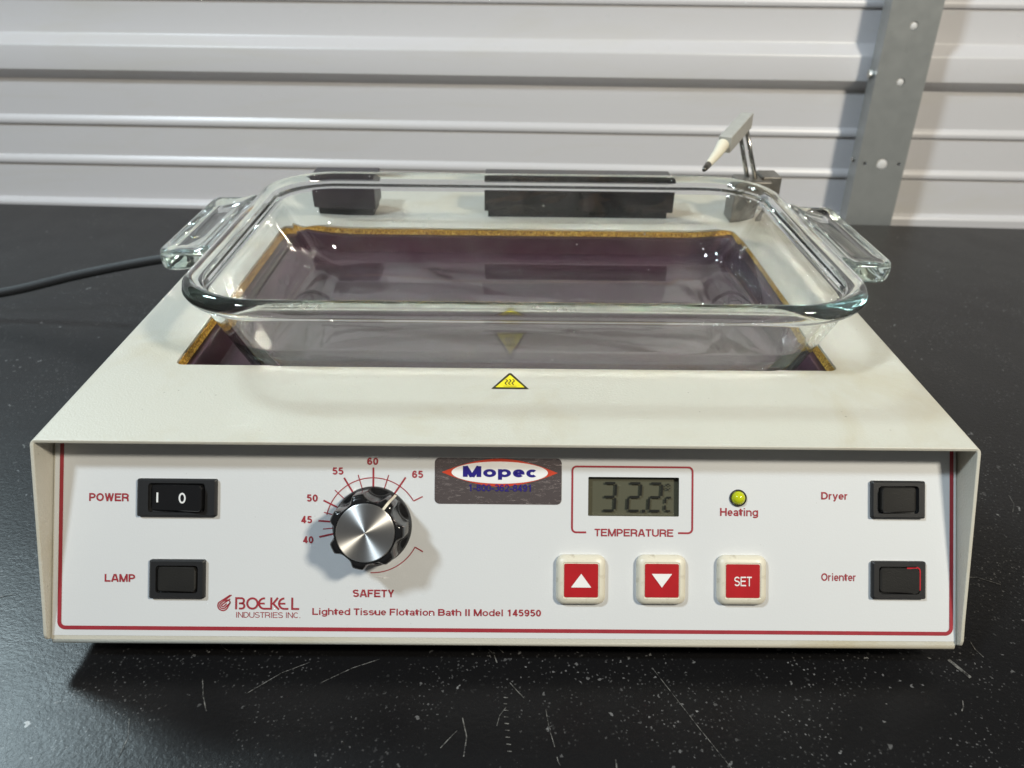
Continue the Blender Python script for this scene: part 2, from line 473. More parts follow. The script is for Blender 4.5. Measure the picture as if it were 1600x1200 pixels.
def glyph(ch, w):
    """stroke skeleton of one sans-serif character, cap height 1, stem weight w: list of (polyline, closed)"""
    W_, sb, h = GW[ch], 0.055, w / 2      # small letters are drawn with a slightly lighter pen (see flat_text)
    x0, x1, y0, y1 = sb + h, W_ - sb - h, h, 1 - h
    mx, m, rx = (x0 + x1) / 2, 0.5, (x1 - x0) / 2
    xh = 0.74
    ry = (xh - w) / 2
    xm = xh / 2

    def E(cx, cy, a, b_, t0, t1, n=14):
        return arc(cx, cy, a, t0, t1, n, b_)

    def S2(top, mid):
        b2 = (top - h - mid) / 2
        b1 = (mid - h) / 2
        return [(E(mx, mid + b2, rx, b2, 25, 270) + E(mx, mid - b1, rx, b1, 90, -155)[1:], 0)]
    ell_ = lambda cx, cy, a, b_: (E(cx, cy, a, b_, 0, 360, 24)[:-1], 1)
    st = lambda x, a=0.0, b_=1.0: ([(x, a), (x, b_)], 0)
    G = {
        "A": lambda: [([(x0 - h * .4, 0), (mx - h * .5, 1)], 0), ([(mx + h * .5, 1), (x1 + h * .4, 0)], 0), ([(x0 + .16, .29), (x1 - .16, .29)], 0)],
        "B": lambda: [([(x0, y0), (x0, y1), (mx + .05, y1)] + E(mx + .05, (y1 + .52) / 2, rx - .09, (y1 - .52) / 2, 90, -90)[1:] + [(x0, .52)], 0),
                      ([(mx + .02, .52)] + E(mx + .05, (y0 + .52) / 2, rx - .05, (.52 - y0) / 2, 90, -90)[1:] + [(x0 - h, y0)], 0)],
        "C": lambda: [(E(mx, m, rx, m - h, 42, 318, 22), 0)],
        "D": lambda: [([(x0, y0), (x0, y1), (mx - .06, y1)] + E(mx - .06, m, x1 - mx + .06, m - h, 90, -90, 16)[1:] + [(x0 - h, y0)], 0)],
        "E": lambda: [st(x0), ([(x0, y1), (x1 + h, y1)], 0), ([(x0, .52), (x1, .52)], 0), ([(x0, y0), (x1 + h, y0)], 0)],
        "F": lambda: [st(x0), ([(x0, y1), (x1 + h, y1)], 0), ([(x0, .50), (x1, .50)], 0)],
        "G": lambda: [(E(mx, m, rx, m - h, 42, 350, 22) + [(x1, .45), (mx + .04, .45)], 0)],
        "H": lambda: [st(x0), st(x1), ([(x0, .52), (x1, .52)], 0)],
        "I": lambda: [st(mx)],
        "K": lambda: [st(x0), ([(x1 + h * .4, 1), (x0, .36)], 0), ([(x0 + .22, .55), (x1 + h * .6, 0)], 0)],
        "L": lambda: [st(x0), ([(x0, y0), (x1 + h, y0)], 0)],
        "M": lambda: [st(x0), st(x1), ([(x0, 1), (mx, 0)], 0), ([(x1, 1), (mx, 0)], 0)],
        "N": lambda: [st(x0), st(x1), ([(x0, 1), (x1, 0)], 0)],
        "O": lambda: [ell_(mx, m, rx, m - h)],
        "P": lambda: [st(x0), ([(x0, y1), (mx + .02, y1)] + E(mx + .02, (y1 + .44) / 2, x1 - mx - .02, (y1 - .44) / 2, 90, -90)[1:] + [(x0, .44)], 0)],
        "R": lambda: [st(x0), ([(x0, y1), (mx + .02, y1)] + E(mx + .02, (y1 + .46) / 2, x1 - mx - .03, (y1 - .46) / 2, 90, -90)[1:] + [(x0, .46)], 0),
                      ([(mx, .46), (x1 - .05, .36), (x1, 0)], 0)],
        "S": lambda: S2(1.0, .51),
        "T": lambda: [st(mx), ([(x0 - h, y1), (x1 + h, y1)], 0)],
        "U": lambda: [([(x0, 1), (x0, .34)] + E(mx, .34, rx, .34 - h, 180, 360)[1:] + [(x1, 1)], 0)],
        "W": lambda: [([(x0, 1), (x0 + .25, 0)], 0), ([(x0 + .25, 0), (mx, 1)], 0), ([(mx, 1), (x1 - .25, 0)], 0), ([(x1 - .25, 0), (x1, 1)], 0)],
        "Y": lambda: [([(x0, 1), (mx, .40)], 0), ([(x1, 1), (mx, .40)], 0), st(mx, 0, .46)],
        "0": lambda: [ell_(mx, m, rx, m - h)],
        "1": lambda: [st(mx + .05), ([(mx + .05, .90), (mx - .20, .74)], 0)],
        "2": lambda: [(E(mx, y1 - .27, rx, .27, 170, -35) + [(x0 + .03, y0 + .04), (x0, y0)], 0), ([(x0 - h, y0), (x1 + h, y0)], 0)],
        "3": lambda: [(E(mx, (y1 + .53) / 2, rx * .93, (y1 - .53) / 2, 160, -90), 0), (E(mx, (.53 + y0) / 2, rx, (.53 - y0) / 2, 90, -160), 0)],
        "4": lambda: [st(x1 - .12), ([(x1 - .12, .97), (x0, .27)], 0), ([(x0 - h, .27), (x1 + h, .27)], 0)],
        "5": lambda: [([(x1, y1), (x0 + .08, y1), (x0 + .02, .50)], 0), (E(mx, .34, rx, .34 - h, 140, -155, 18), 0)],
        "6": lambda: [ell_(mx, .33, rx, .33 - h), (E(mx, .52, rx, .48 - h, 190, 35), 0)],
        "8": lambda: [ell_(mx, (y1 + .54) / 2, rx * .9, (y1 - .54) / 2), ell_(mx, (.54 + y0) / 2, rx, (.54 - y0) / 2)],
        "9": lambda: [ell_(mx, .67, rx, .33 - h), (E(mx, .48, rx, .48 - h, 10, -145), 0)],
        "a": lambda: [(E(mx, xh - h - .17, rx - .02, .17, 165, 0) + [(x1 - .02, .10), (x1 + .04, 0)], 0), ell_(mx - .02, .225, rx - .02, .225 - h)],
        "c": lambda: [(E(mx, xm, rx, ry, 45, 315, 16), 0)],
        "d": lambda: [st(x1), ell_(mx, xm, rx, ry)],
        "e": lambda: [([(x0, xm - .01)] + E(mx, xm, rx, ry, 0, 318, 18), 0)],
        "g": lambda: [ell_(mx, xm, rx, ry), ([(x1, xh)] + E(mx, 0.0, rx, .24 - h, 0, -155), 0)],
        "h": lambda: [st(x0), ([(x0, xh - .30)] + E(mx, xh - .28, rx, .28 - h, 180, 0) + [(x1, 0)], 0)],
        "i": lambda: [st(mx, 0, xh), st(mx, .86, 1.0)],
        "l": lambda: [st(mx)],
        "n": lambda: [st(x0, 0, xh), ([(x0, xh - .30)] + E(mx, xh - .28, rx, .28 - h, 180, 0) + [(x1, 0)], 0)],
        "o": lambda: [ell_(mx, xm, rx, ry)],
        "p": lambda: [st(x0, -.24, xh), ell_(mx, xm, rx, ry)],
        "r": lambda: [st(x0, 0, xh), (E(x1 - .02, xh - .28, x1 - x0 - .02, .28 - h, 180, 80), 0)],
        "s": lambda: S2(xh, xh / 2 + .01),
        "t": lambda: [([(x0 + .10, .93), (x0 + .10, .20)] + E(x0 + .10 + .13, .20, .13, .20 - h, 180, 275, 6), 0), ([(x0 - h - .05, xh - h * .8), (x1 + h + .05, xh - h * .8)], 0)],
        "u": lambda: [st(x1, 0, xh), ([(x0, xh), (x0, .28)] + E(mx, .28, rx, .28 - h, 180, 360) + [(x1, .30)], 0)],
        "y": lambda: [([(x0 - h * .3, xh), (mx, .02)], 0), ([(x1 + h * .3, xh), (mx - .08, -.14), (x0 + .02, -.19)], 0)],
        "-": lambda: [([(x0 - h, .36), (x1 + h, .36)], 0)],
        ".": lambda: [st(mx, 0, w * 1.05)],
        " ": lambda: [],
    }
    return G[ch]()


def flat_text(bm, s, x0, x1, base, cap, z, weight=0.2):
    """lettering as flat ribbons: baseline and cap height given, stretched to x0..x1"""
    total = sum(GW[c] for c in s) - 0.11
    ky = cap - base
    kx = (x1 - x0) / total
    cur = -0.055
    n_ = 0
    for c in s:
        pen = weight * (0.84 if c.islower() and weight > 0.16 else 1.0)
        for pts, closed in glyph(c, pen):
            before = len(bm.verts)
            stroke(bm, pts, pen, 0.0, bool(closed))
            bm.verts.ensure_lookup_table()
            for v in bm.verts[before:]:
                v.co = Vector((x0 + (v.co.x + cur) * kx, base + v.co.y * ky, z + (n_ % 3) * 0.00002))
            n_ += 1
        cur += GW[c]


def new():
    return bmesh.new()


def flat(name, build, mat, parent, M, label=None):
    bm = bmesh.new()
    build(bm)
    me = bpy.data.meshes.new(name)
    for f in bm.faces:
        f.normal_update()
        if f.normal.z < 0:
            f.normal_flip()
    bm.to_mesh(me)
    bm.free()
    me.materials.append(mat)
    o = bpy.data.objects.new(name, me)
    COL.objects.link(o)
    o.parent = parent
    o.matrix_local = M
    if label:
        o['label'] = label
    return o


def finish(name, bm, mat, parent=None, M=None, smooth=False, bevel=0.0, seg=2, label=None, recalc=True):
    if recalc:
        bmesh.ops.recalc_face_normals(bm, faces=bm.faces[:])
    me = bpy.data.meshes.new(name)
    bm.to_mesh(me)
    bm.free()
    for mt in (mat if isinstance(mat, (list, tuple)) else [mat]):
        me.materials.append(mt)
    o = bpy.data.objects.new(name, me)
    COL.objects.link(o)
    if smooth or bevel:
        me.polygons.foreach_set('use_smooth', [True] * len(me.polygons))
    if parent:
        o.parent = parent
    if M is not None:
        o.matrix_local = M
    if bevel:
        b = o.modifiers.new("edge", 'BEVEL')
        b.width = bevel
        b.segments = seg
        b.limit_method = 'ANGLE'
        b.angle_limit = RAD(40)
        o.modifiers.new("normals", 'WEIGHTED_NORMAL')
    if label:
        o['label'] = label
    return o


def tag(o, label, cat, group=None):
    o['label'] = label
    o['category'] = cat
    if group:
        o['group'] = group


T = Matrix.Translation

# ------------------------------------------------------------------ setting: bench and wall
WY, WYAW = 0.602, -0.0425
bm = new()
outl = [(-2.2, -1.6), (2.2, -1.6), (2.2, WY + 2.2 * math.tan(WYAW)), (-2.2, WY - 2.2 * math.tan(WYAW))]
prism(bm, outl, -0.035, 0.0)
nface = len(bm.faces)


def scratch(pts, w):
    stroke(bm, pts, w, 0.0002)


# long hair scratches, gouges and a few loose rub marks in front of the bath (metres on the bench)
scratch([(0.064, -0.030), (0.078, -0.060), (0.100, -0.105), (0.117, -0.150)], 0.00035)
for k in range(9):
    scratch([(-0.0006 + 0.0001 * k * k / 4, -0.046 - 0.0032 * k), (0.0012 + 0.0001 * k * k / 4, -0.0462 - 0.0032 * k)], 0.0005)
scratch([(0.003, -0.080), (0.006, -0.086)], 0.0022)
scratch([(0.072, -0.078), (0.0715, -0.094)], 0.0007)
scratch([(0.068, -0.1), (0.072, -0.1025), (0.0755, -0.1)], 0.0008)
scratch([(0.132, -0.112), (0.130, -0.145)], 0.0006)
scratch([(0.03, -0.098), (0.06, -0.0995), (0.092, -0.097)], 0.0003)
scratch([(0.043, -0.075), (0.042, -0.125)], 0.0006)
scratch([(-0.108, -0.045), (-0.096, -0.034), (-0.085, -0.028)], 0.0004)
scratch([(-0.078, -0.039), (-0.066, -0.031), (-0.055, -0.026)], 0.0004)
scratch([(0.196, -0.024), (0.201, -0.034)], 0.0016)
scratch([(-0.255, 0.005), (-0.235, 0.012)], 0.0008)
for _ in range(46):
    x, y = random.uniform(-0.3, 0.32), random.uniform(-0.15, -0.02)
    a = random.gauss(1.9, 0.8)
    ln = random.choice((0.004, 0.006, 0.010, 0.018))
    c = random.uniform(-0.25, 0.25)
    scratch([(x, y), (x + ln / 2 * math.cos(a), y + ln / 2 * math.sin(a)),
             (x + ln * math.cos(a + c), y + ln * math.sin(a + c))], random.uniform(0.00022, 0.00055))
for _ in range(26):
    x, y = random.choice((-1, 1)) * random.uniform(0.21, 0.42), random.uniform(-0.02, 0.5)
    a = random.uniform(0, 3.14)
    ln = random.uniform(0.004, 0.022)
    scratch([(x, y), (x + ln / 2 * math.cos(a), y + ln / 2 * math.sin(a)),
             (x + ln * math.cos(a + .2), y + ln * math.sin(a + .2))], random.uniform(0.0003, 0.0007))
bm.faces.ensure_lookup_table()
bmesh.ops.recalc_face_normals(bm, faces=bm.faces[:nface])
for f in bm.faces[nface:]:
    f.material_index = 1
    f.normal_update()
    if f.normal.z < 0:
        f.normal_flip()
bench = finish("bench", bm, [BENCH, SCRATCH], recalc=False)
bench['kind'] = 'structure'

# corrugated sheet wall: profile (stand-out, height) swept sideways
prof = [(0.0, -0.16), (0.0, -0.026), (0.006, -0.022), (0.0065, -0.010), (0.005, -0.0075), (0.0, -0.005)]


def bead(z):
    return [(0.0, z - 0.0042), (0.0026, z - 0.0034), (0.0034, z - 0.001), (0.0030, z + 0.0012), (0.0016, z + 0.0036), (0.0, z + 0.006)]


def rib(z):
    return [(0.0, z), (0.0006, z + 0.0003), (0.0108, z + 0.0098), (0.0119, z + 0.0111), (0.0120, z + 0.0125), (0.0120, z + 0.0345), (0.0117, z + 0.0358),
            (0.0110, z + 0.0368), (0.0012, z + 0.0458), (0.0004, z + 0.0467), (0.0, z + 0.048)]


prof += bead(0.0392) + bead(0.0838) + rib(0.1288) + bead(0.2138) + bead(0.257) + rib(0.2985) + bead(0.381) + bead(0.424) + [(0.0, 0.47)]
bm = new()
NX = 24
rows = []
for i in range(NX + 1):
    x = -1.9 + 3.8 * i / NX
    rows.append([bm.verts.new((x, -d, z)) for d, z in prof])
for a, b in zip(rows, rows[1:]):
    for k in range(len(prof) - 1):
        bm.faces.new((a[k], b[k], b[k + 1], a[k + 1]))
wall = finish("wall", bm, SHEET, smooth=True)
es = wall.modifiers.new("creases", 'EDGE_SPLIT')
es.split_angle = RAD(32)
wall.location = (0, 0.657, 0)
wall.rotation_euler = (0, -0.0045, WYAW)
wall['kind'] = 'structure'

# ------------------------------------------------------------------ galvanised upright
post = bpy.data.objects.new("steel_upright", None)
COL.objects.link(post)
post.location = (0.3985, 0.601, -0.16)
post.rotation_euler = (0, 0, WYAW)
tag(post, "grey galvanised steel upright with round holes, standing against the white corrugated wall behind the bench", "upright")
HW, DEP, PH = 0.0252, 0.0215, 0.62


def circ(cx, cy, r, n=20):
    return [(cx + r * math.cos(2 * math.pi * i / n), cy + r * math.sin(2 * math.pi * i / n)) for i in range(n)]


bm = new()
holed(bm, [(-HW, 0), (HW, 0), (HW, PH), (-HW, PH)],
      [circ(0.001, 0.222, 0.0062), circ(-0.0175, 0.2225, 0.0018), circ(0.0185, 0.2225, 0.0018),
       circ(0.0005, 0.3055, 0.0042), circ(0.001, 0.3585, 0.0042), circ(0, 0.42, 0.0042), circ(0, 0.10, 0.0062)])
ret = bmesh.ops.extrude_face_region(bm, geom=bm.faces[:])
bmesh.ops.translate(bm, verts=[g for g in ret['geom'] if isinstance(g, bmesh.types.BMVert)], vec=(0, 0, -0.0016))
o = finish("front_plate", bm, GALV, post, Matrix.Rotation(RAD(90), 4, 'X'))
for sx in (-1, 1):
    bm = new()
    x0, x1 = sorted((sx * HW, sx * (HW - 0.0018)))
    box(bm, x0, x1, 0.0018, DEP, 0, PH)
    finish("side_flange", bm, GALV, post, T((0, 0, 0)))
for hx, hz, hr in ((0.001, 0.222, 0.0060), (0.0005, 0.3055, 0.0040), (0.001, 0.3585, 0.0040)):
    bm = new()
    loops(bm, [[(x, y, 0.0018 * math.sin(t) - 0.0022) for x, y in circ(0, 0, hr * math.cos(t) + 1e-5, 20)] for t in [math.pi / 2 * k / 5 for k in range(6)]])
    finish("screw_head", bm, WHITE_INK, post, T((hx, 0, hz)) @ Matrix.Rotation(RAD(90), 4, 'X'), smooth=True)
bm = new()
bmesh.ops.create_cone(bm, cap_ends=True, segments=6, radius1=0.0052, radius2=0.0052, depth=0.004)
finish("bolt", bm, CHROME, post, T((-HW - 0.0022, 0.012, 0.311)) @ Matrix.Rotation(RAD(90), 4, 'Y'), bevel=0.0006)
bm = new()
bmesh.ops.create_uvsphere(bm, u_segments=12, v_segments=8, radius=0.0028)
finish("rivet", bm, CHROME, post, T((-HW - 0.0006, 0.012, 0.2235)), smooth=True)

# ------------------------------------------------------------------ the bath
H, W2, D = 0.096, 0.195, 0.374
ROOT = Vector((0, 0.17, 0))
bath = bpy.data.objects.new("flotation_bath", None)
COL.objects.link(bath)
bath.location = ROOT
tag(bath, "cream tissue flotation bath with red lettered control panel, purple well and black dial", "laboratory bath")
B0 = T(-ROOT)          # world -> bath-local

OX0, OX1, OY0, OY1 = -0.1594, 0.1590, 0.0668, 0.2710
OCX, OCY, OA, OB = (OX0 + OX1) / 2, (OY0 + OY1) / 2, (OX1 - OX0) / 2, (OY1 - OY0) / 2

# folded sheet shell: lid with the opening, two cheeks, back
bm = new()
R = 0.0022
holed(bm, [(-W2 + R, 0), (W2 - R, 0), (W2 - R, D - R), (-W2 + R, D - R)], [rrect(OA, OB, 0.004, 5, OCX, OCY)], H)
NA = 5
for sx in (-1, 1):
    prev = None
    for i in range(NA + 1):
        a = RAD(90 * i / NA)
        x, z = sx * (W2 - R + R * math.sin(a)), H - R + R * math.cos(a)
        cur = [bm.verts.new((x, 0.0 - 0.383 * (H - z), z)), bm.verts.new((x, D - R, z))]
        if prev:
            bm.faces.new((prev[0], prev[1], cur[1], cur[0]))
        prev = cur
    # cheek: slanted front edge with a rounded toe
    x = sx * W2
    zt = H - R
    fr = [(-0.383 * (H - zt), zt), (-0.0270, 0.0255), (-0.0302, 0.0180), (-0.0303, 0.0155), (-0.0290, 0.0142), (-0.0262, 0.0140), (-0.020, 0.0148)]
    side = fr + [(D - R, 0.0148), (D - R, zt)]
    bm.faces.new([bm.verts.new((x, y, z)) for y, z in side])
prev = None
for i in range(NA + 1):
    a = RAD(90 * i / NA)
    y, z = D - R + R * math.sin(a), H - R + R * math.cos(a)
    cur = [bm.verts.new((-W2 + R, y, z)), bm.verts.new((W2 - R, y, z))]
    if prev:
        bm.faces.new((prev[0], prev[1], cur[1], cur[0]))
    prev = cur
bm.faces.new([bm.verts.new(p) for p in ((-W2, D, H - R), (W2, D, H - R), (W2, D, 0.0148), (-W2, D, 0.0148))])
bmesh.ops.remove_doubles(bm, verts=bm.verts[:], dist=1e-5)
bmesh.ops.recalc_face_normals(bm, faces=bm.faces[:])
shell = finish("housing", bm, CREAM, bath, B0, recalc=False)
sol = shell.modifiers.new("sheet", 'SOLIDIFY')
sol.thickness = 0.0016
sol.offset = -1
bv = shell.modifiers.new("edge", 'BEVEL')
bv.width = 0.00035
bv.segments = 2
bv.limit_method = 'ANGLE'
bv.angle_limit = RAD(50)
shell.data.polygons.foreach_set('use_smooth', [True] * len(shell.data.polygons))
shell.modifiers.new("normals", 'WEIGHTED_NORMAL')

# bottom tray and feet
bm = new()
box(bm, -W2 + 0.003, W2 - 0.003, -0.024, D - 0.004, 0.0150, 0.0164)
finish("base_plate", bm, CREAM, bath, B0)
for fx in (-0.165, 0.165):
    for fy in (0.03, 0.34):
        bm = new()
        bmesh.ops.create_cone(bm, cap_ends=True, segments=24, radius1=0.010, radius2=0.012, depth=0.015)
        finish("foot", bm, RUBBER, bath, B0 @ T((fx, fy, 0.0075)), bevel=0.001)

# well: golden gasket round the opening, purple tray below
bm = new()
def ring(z, g, r=0.004):
    return [(x, y, z) for x, y in rrect(OA - g, OB - g, max(r, 0.002), 5, OCX, OCY)]
vs = loops(bm, [ring(H - 0.0018, -0.003, 0.007), ring(H - 0.0018, 0.0006), ring(H - 0.0034, 0.0008), ring(H - 0.0050, 0.0015), ring(H - 0.0050, -0.003, 0.007)],
           False, False)
finish("gasket", bm, GOLD, bath, B0)
bm = new()
ZW = H - 0.0180
loops(bm, [ring(H - 0.0053, -0.003, 0.007), ring(H - 0.0053, 0.0048, 0.006), ring(H - 0.0065, 0.0058, 0.006), ring(ZW + 0.001, 0.0085, 0.007), ring(ZW, 0.0100, 0.007)],
      False, True)
for f in bm.faces:
    f.normal_update()
finish("well", bm, PURPLE, bath, B0, smooth=True).modifiers.new("crease", 'EDGE_SPLIT').split_angle = RAD(40)

# ---- control panel frame of reference: u across, v up the slope, w out of the face
th = RAD(29.9)
PS, PC = math.sin(th), math.cos(th)
PM = Matrix(((1, 0, 0, 0), (0, PS, -PC, -0.0273), (0, PC, PS, 0.0174), (0, 0, 0, 1)))
PB = B0 @ PM
mm = 0.001
bm = new()
PW = 0.1930
LC = (0.0542, 0.05885, 0.01945, 0.00835)      # display cutout centre and half size
hole = rrect(LC[2], LC[3], 0.0004, 2, LC[0], LC[1])
holed(bm, [(-PW, -0.0036), (PW, -0.0036), (PW, 0.0885), (-PW, 0.0885)], [hole], 0.0)
ret = bmesh.ops.extrude_face_region(bm, geom=bm.faces[:])
bmesh.ops.translate(bm, verts=[g for g in ret['geom'] if isinstance(g, bmesh.types.BMVert)], vec=(0, 0, -0.0025))
fp = finish("front_panel", bm, CREAM, bath, PB)
flat("panel_film", lambda b: holed(b, [(-PW + 0.0005, -0.0019), (PW - 0.0004, -0.0019), (PW - 0.0004, 0.0883), (-PW + 0.0005, 0.0883)],
                                   [hole], 0.00016), FILM, fp, Matrix())
# rounded lip under the panel
bm = new()
tube(bm, [(-PW + 0.0004, -0.0040, -0.0016), (PW - 0.0004, -0.0040, -0.0016)], 0.0016, 10)
finish("bottom_lip", bm, CREAM, fp, Matrix(), smooth=True)

Z1 = 0.00030


def b_border(b):
    x0, x1, y0 = -0.1896, 0.1908, 0.0014
    pts = [(x0, 0.0875), (x0, y0 + 0.0025)] + arc(x0 + 0.0025, y0 + 0.0025, 0.0025, 180, 270, 6)[1:]
    pts += arc(x1 - 0.0025, y0 + 0.0025, 0.0025, 270, 360, 6) + [(x1, 0.0875)]
    stroke(b, pts, 0.00165, Z1)


flat("border_line", b_border, RED_INK, fp, Matrix())

BOLD = 0.205
for s, x0, x1, ba, ca, bo in (
        ("POWER", -177.8, -161.0, 55.1, 58.5, BOLD), ("LAMP", -170.7, -157.8, 20.9, 24.2, BOLD),
        ("SAFETY", -65.3, -47.7, 15.2, 18.4, BOLD), ("Heating", 91.3, 107.6, 51.0, 54.4, BOLD),
        ("Dryer", 134.7, 146.1, 58.4, 61.6, BOLD), ("Orienter", 134.9, 149.8, 23.6, 26.9, 0.185),
        ("Lighted Tissue Flotation Bath II Model 145950", -82.4, 15.0, 7.5, 10.4, 0.19),
        ("TEMPERATURE", 37.6, 71.3, 41.9, 45.1, 0.185), ("INDUSTRIES INC.", -114.9, -87.4, 6.1, 8.5, 0.115),
        ("40", -86.7, -82.4, 37.9, 40.9, BOLD), ("45", -87.6, -83.0, 46.4, 49.5, BOLD), ("50", -85.4, -80.7, 55.6, 58.7, BOLD),
        ("55", -74.6, -69.9, 67.2, 70.3, BOLD), ("60", -59.8, -55.1, 71.5, 74.6, BOLD), ("65", -40.6, -35.9, 66.1, 69.2, BOLD)):
    flat("lettering", lambda b: flat_text(b, s, x0 * mm, x1 * mm, ba * mm, ca * mm, Z1, bo), RED_INK, fp, Matrix())


def b_scale(b):
    cx, cy = -57.1, 45.9
    for (r, a0, a1) in ((20.1, 31, 168), (20.3, 268, 333)):
        stroke(b, [(x * mm, y * mm) for x, y in arc(cx, cy, r, a0, a1, 40)], 0.00042, Z1)
    for a, r0, r1, w in ((90, 16.2, 24.5, .75), (56, 16.2, 24.6, .72), (122, 16.2, 23.6, .72), (154, 16.5, 23.5, .72), (176, 16, 23.3, .72),
                         (193, 16, 23.4, .72), (107, 16.2, 22.3, .4), (73, 16.2, 22.3, .4), (138, 16.2, 22, .4), (166, 16.2, 21.5, .4), (185, 16, 21.3, .4)):
        c, s = math.cos(RAD(a)), math.sin(RAD(a))
        stroke(b, [((cx + r0 * c) * mm, (cy + r0 * s) * mm), ((cx + r1 * c) * mm, (cy + r1 * s) * mm)], w * mm, Z1 + 0.00004)
    stroke(b, [(-39.8 * mm, 56.3 * mm), (-36.0 * mm, 58.2 * mm)], 0.0005, Z1 + 0.00004)
    stroke(b, [(-39.0 * mm, 36.6 * mm), (-35.6 * mm, 34.7 * mm)], 0.0005, Z1 + 0.00004)


flat("dial_scale", b_scale, RED_INK, fp, Matrix())


def b_frame(b):
    x0, x1, y0, y1, r = 27.9, 79.4, 43.5, 71.6, 1.8
    p = [(34.0, y0)] + list(reversed(arc(x0 + r, y0 + r, r, 180, 270, 6))) + list(reversed(arc(x0 + r, y1 - r, r, 90, 180, 6)))
    p += list(reversed(arc(x1 - r, y1 - r, r, 0, 90, 6))) + list(reversed(arc(x1 - r, y0 + r, r, 270, 360, 6))) + [(73.4, y0)]
    stroke(b, [(x * mm, y * mm) for x, y in p], 0.0008, Z1)


flat("display_frame", b_frame, RED_INK, fp, Matrix())


# company logo: flame of nested strokes and rounded capitals
def b_logo(b):
    def S_(pts, w=0.78):
        stroke(b, [(x * mm, y * mm) for x, y in pts], w * mm, Z1)
    fx, fy = -120.4, 11.2
    for r, top, dx in ((2.15, 15.6, 3.0), (1.35, 15.7, 3.6), (0.55, 14.0, 3.0)):
        S_([(fx + dx, top)] + arc(fx, fy, r, 145, 330, 14) + ([(fx + 3.1, fy + 0.6 + 0.4 * r)] if r > 1 else [(fx + 1.6, fy + 0.8)]), 0.52)
    S_(arc(fx + 2.0, fy + 1.3, 1.0, -70, 170, 12), 0.5)
    lo, hi = 9.95, 14.35
    mid = (lo + hi) / 2
    w = 0.82
    S_([(-114.8, lo - .35), (-114.8, hi), (-112.6, hi)] + arc(-112.6, (hi + mid) / 2, (hi - mid) / 2, 90, -90, 8)[1:] + [(-113.6, mid)], w)
    S_([(-112.6, mid)] + arc(-112.4, (lo + mid) / 2, (mid - lo) / 2, 90, -90, 8) + [(-113.6, lo)], w)
    stroke(b, [(x * mm, y * mm) for x, y in arc(-107.9, mid, 2.2, 0, 360, 28)[:-1]], w * mm, Z1 + 0.00003, True)
    S_([(-102.6, hi)] + arc(-102.9, mid, 2.2, 95, 265, 14) + [(-99.9, lo), (-99.9, hi + .4)], w)
    S_([(-104.6, mid), (-102.7, mid)], w * 0.9)
    S_([(-97.1, hi + .3), (-99.1, mid), (-96.6, lo - .35)], w)
    S_([(-94.4, hi)] + arc(-94.4, mid, 2.2, 92, 268, 14) + [(-92.6, lo)], w)
    S_([(-96.3, mid), (-93.9, mid)], w * 0.9)
    S_([(-91.0, hi + .4), (-91.0, lo), (-88.0, lo)], w)


flat("company_logo", b_logo, RED_INK, fp, Matrix())

# ---- display
dx, dy, da, db = LC
bm = new()
loops(bm, [[(x, y, 0.0001) for x, y in rrect(da - .0001, db - .0001, 0.0004, 2, dx, dy)], [(x, y, -0.0024) for x, y in rrect(da - .0001, db - .0001, 0.0004, 2, dx, dy)]],
      False, True)
disp = finish("temperature_display", bm, LCD, bath, PB)


def b_digits(b):
    def seg(cx, cy, w, h, on, t):
        g = t * 0.25
        q = {'a': [(-w, h), (w, h)], 'g': [(-w, 0), (w, 0)], 'd': [(-w, -h), (w, -h)], 'f': [(-w, 0), (-w, h)], 'b': [(w, 0), (w, h)],
             'e': [(-w, -h), (-w, 0)], 'c': [(w, -h), (w, 0)]}
        for k in on:
            (ax, ay), (bx, by) = q[k]
            if ax == bx:
                ay += g * 2.2
                by -= g * 2.2
            else:
                ax += g * 1.6
                bx -= g * 1.6
            sl = 0.06
            stroke(b, [(cx + (ax + sl * ay) * mm, cy + ay * mm), (cx + (bx + sl * by) * mm, cy + by * mm)], t * mm, -0.0014)
    cy = dy - 0.0003
    seg(dx - 0.0102, cy, 2.6, 5.9, 'abgcd', 1.0)
    seg(dx + 0.0006, cy, 2.6, 5.9, 'abged', 1.0)
    seg(dx + 0.0096, cy, 2.6, 5.9, 'abged', 1.0)
    for ox, oy in ((0.0046, -0.0060),):
        stroke(b, [(dx + ox - .0007, cy + oy), (dx + ox + .0007, cy + oy)], 0.0013, -0.0014)
    seg(dx + 0.0150, cy + 0.0044, 0.8, 1.2, 'abcdefg'.replace('g', ''), 0.55)
    seg(dx + 0.0152, cy - 0.0030, 1.35, 2.9, 'aefd', 0.8)


flat("digits", b_digits, LCD_INK, disp, Matrix())

# ---- silver sticker
flat_st = flat("brand_sticker", lambda b: poly(b, rrect(0.0271, 0.00985, 0.0021, 6, -0.0038, 0.06505), 0.00034), SILVER, bath, PB,
               label="scratched silver sticker with an oval emblem")


def ell(cx, cy, a, b_, n=48):
    return [(cx + a * math.cos(2 * math.pi * i / n), cy + b_ * math.sin(2 * math.pi * i / n)) for i in range(n)]


def lens(cx, cy, a, b_, n=24):
    up = [(cx + a * (2 * i / n - 1), cy + b_ * (1 - abs(2 * i / n - 1) ** 1.75)) for i in range(n + 1)]
    dn = [(x, 2 * cy - y) for x, y in reversed(up[1:-1])]
    return up + dn


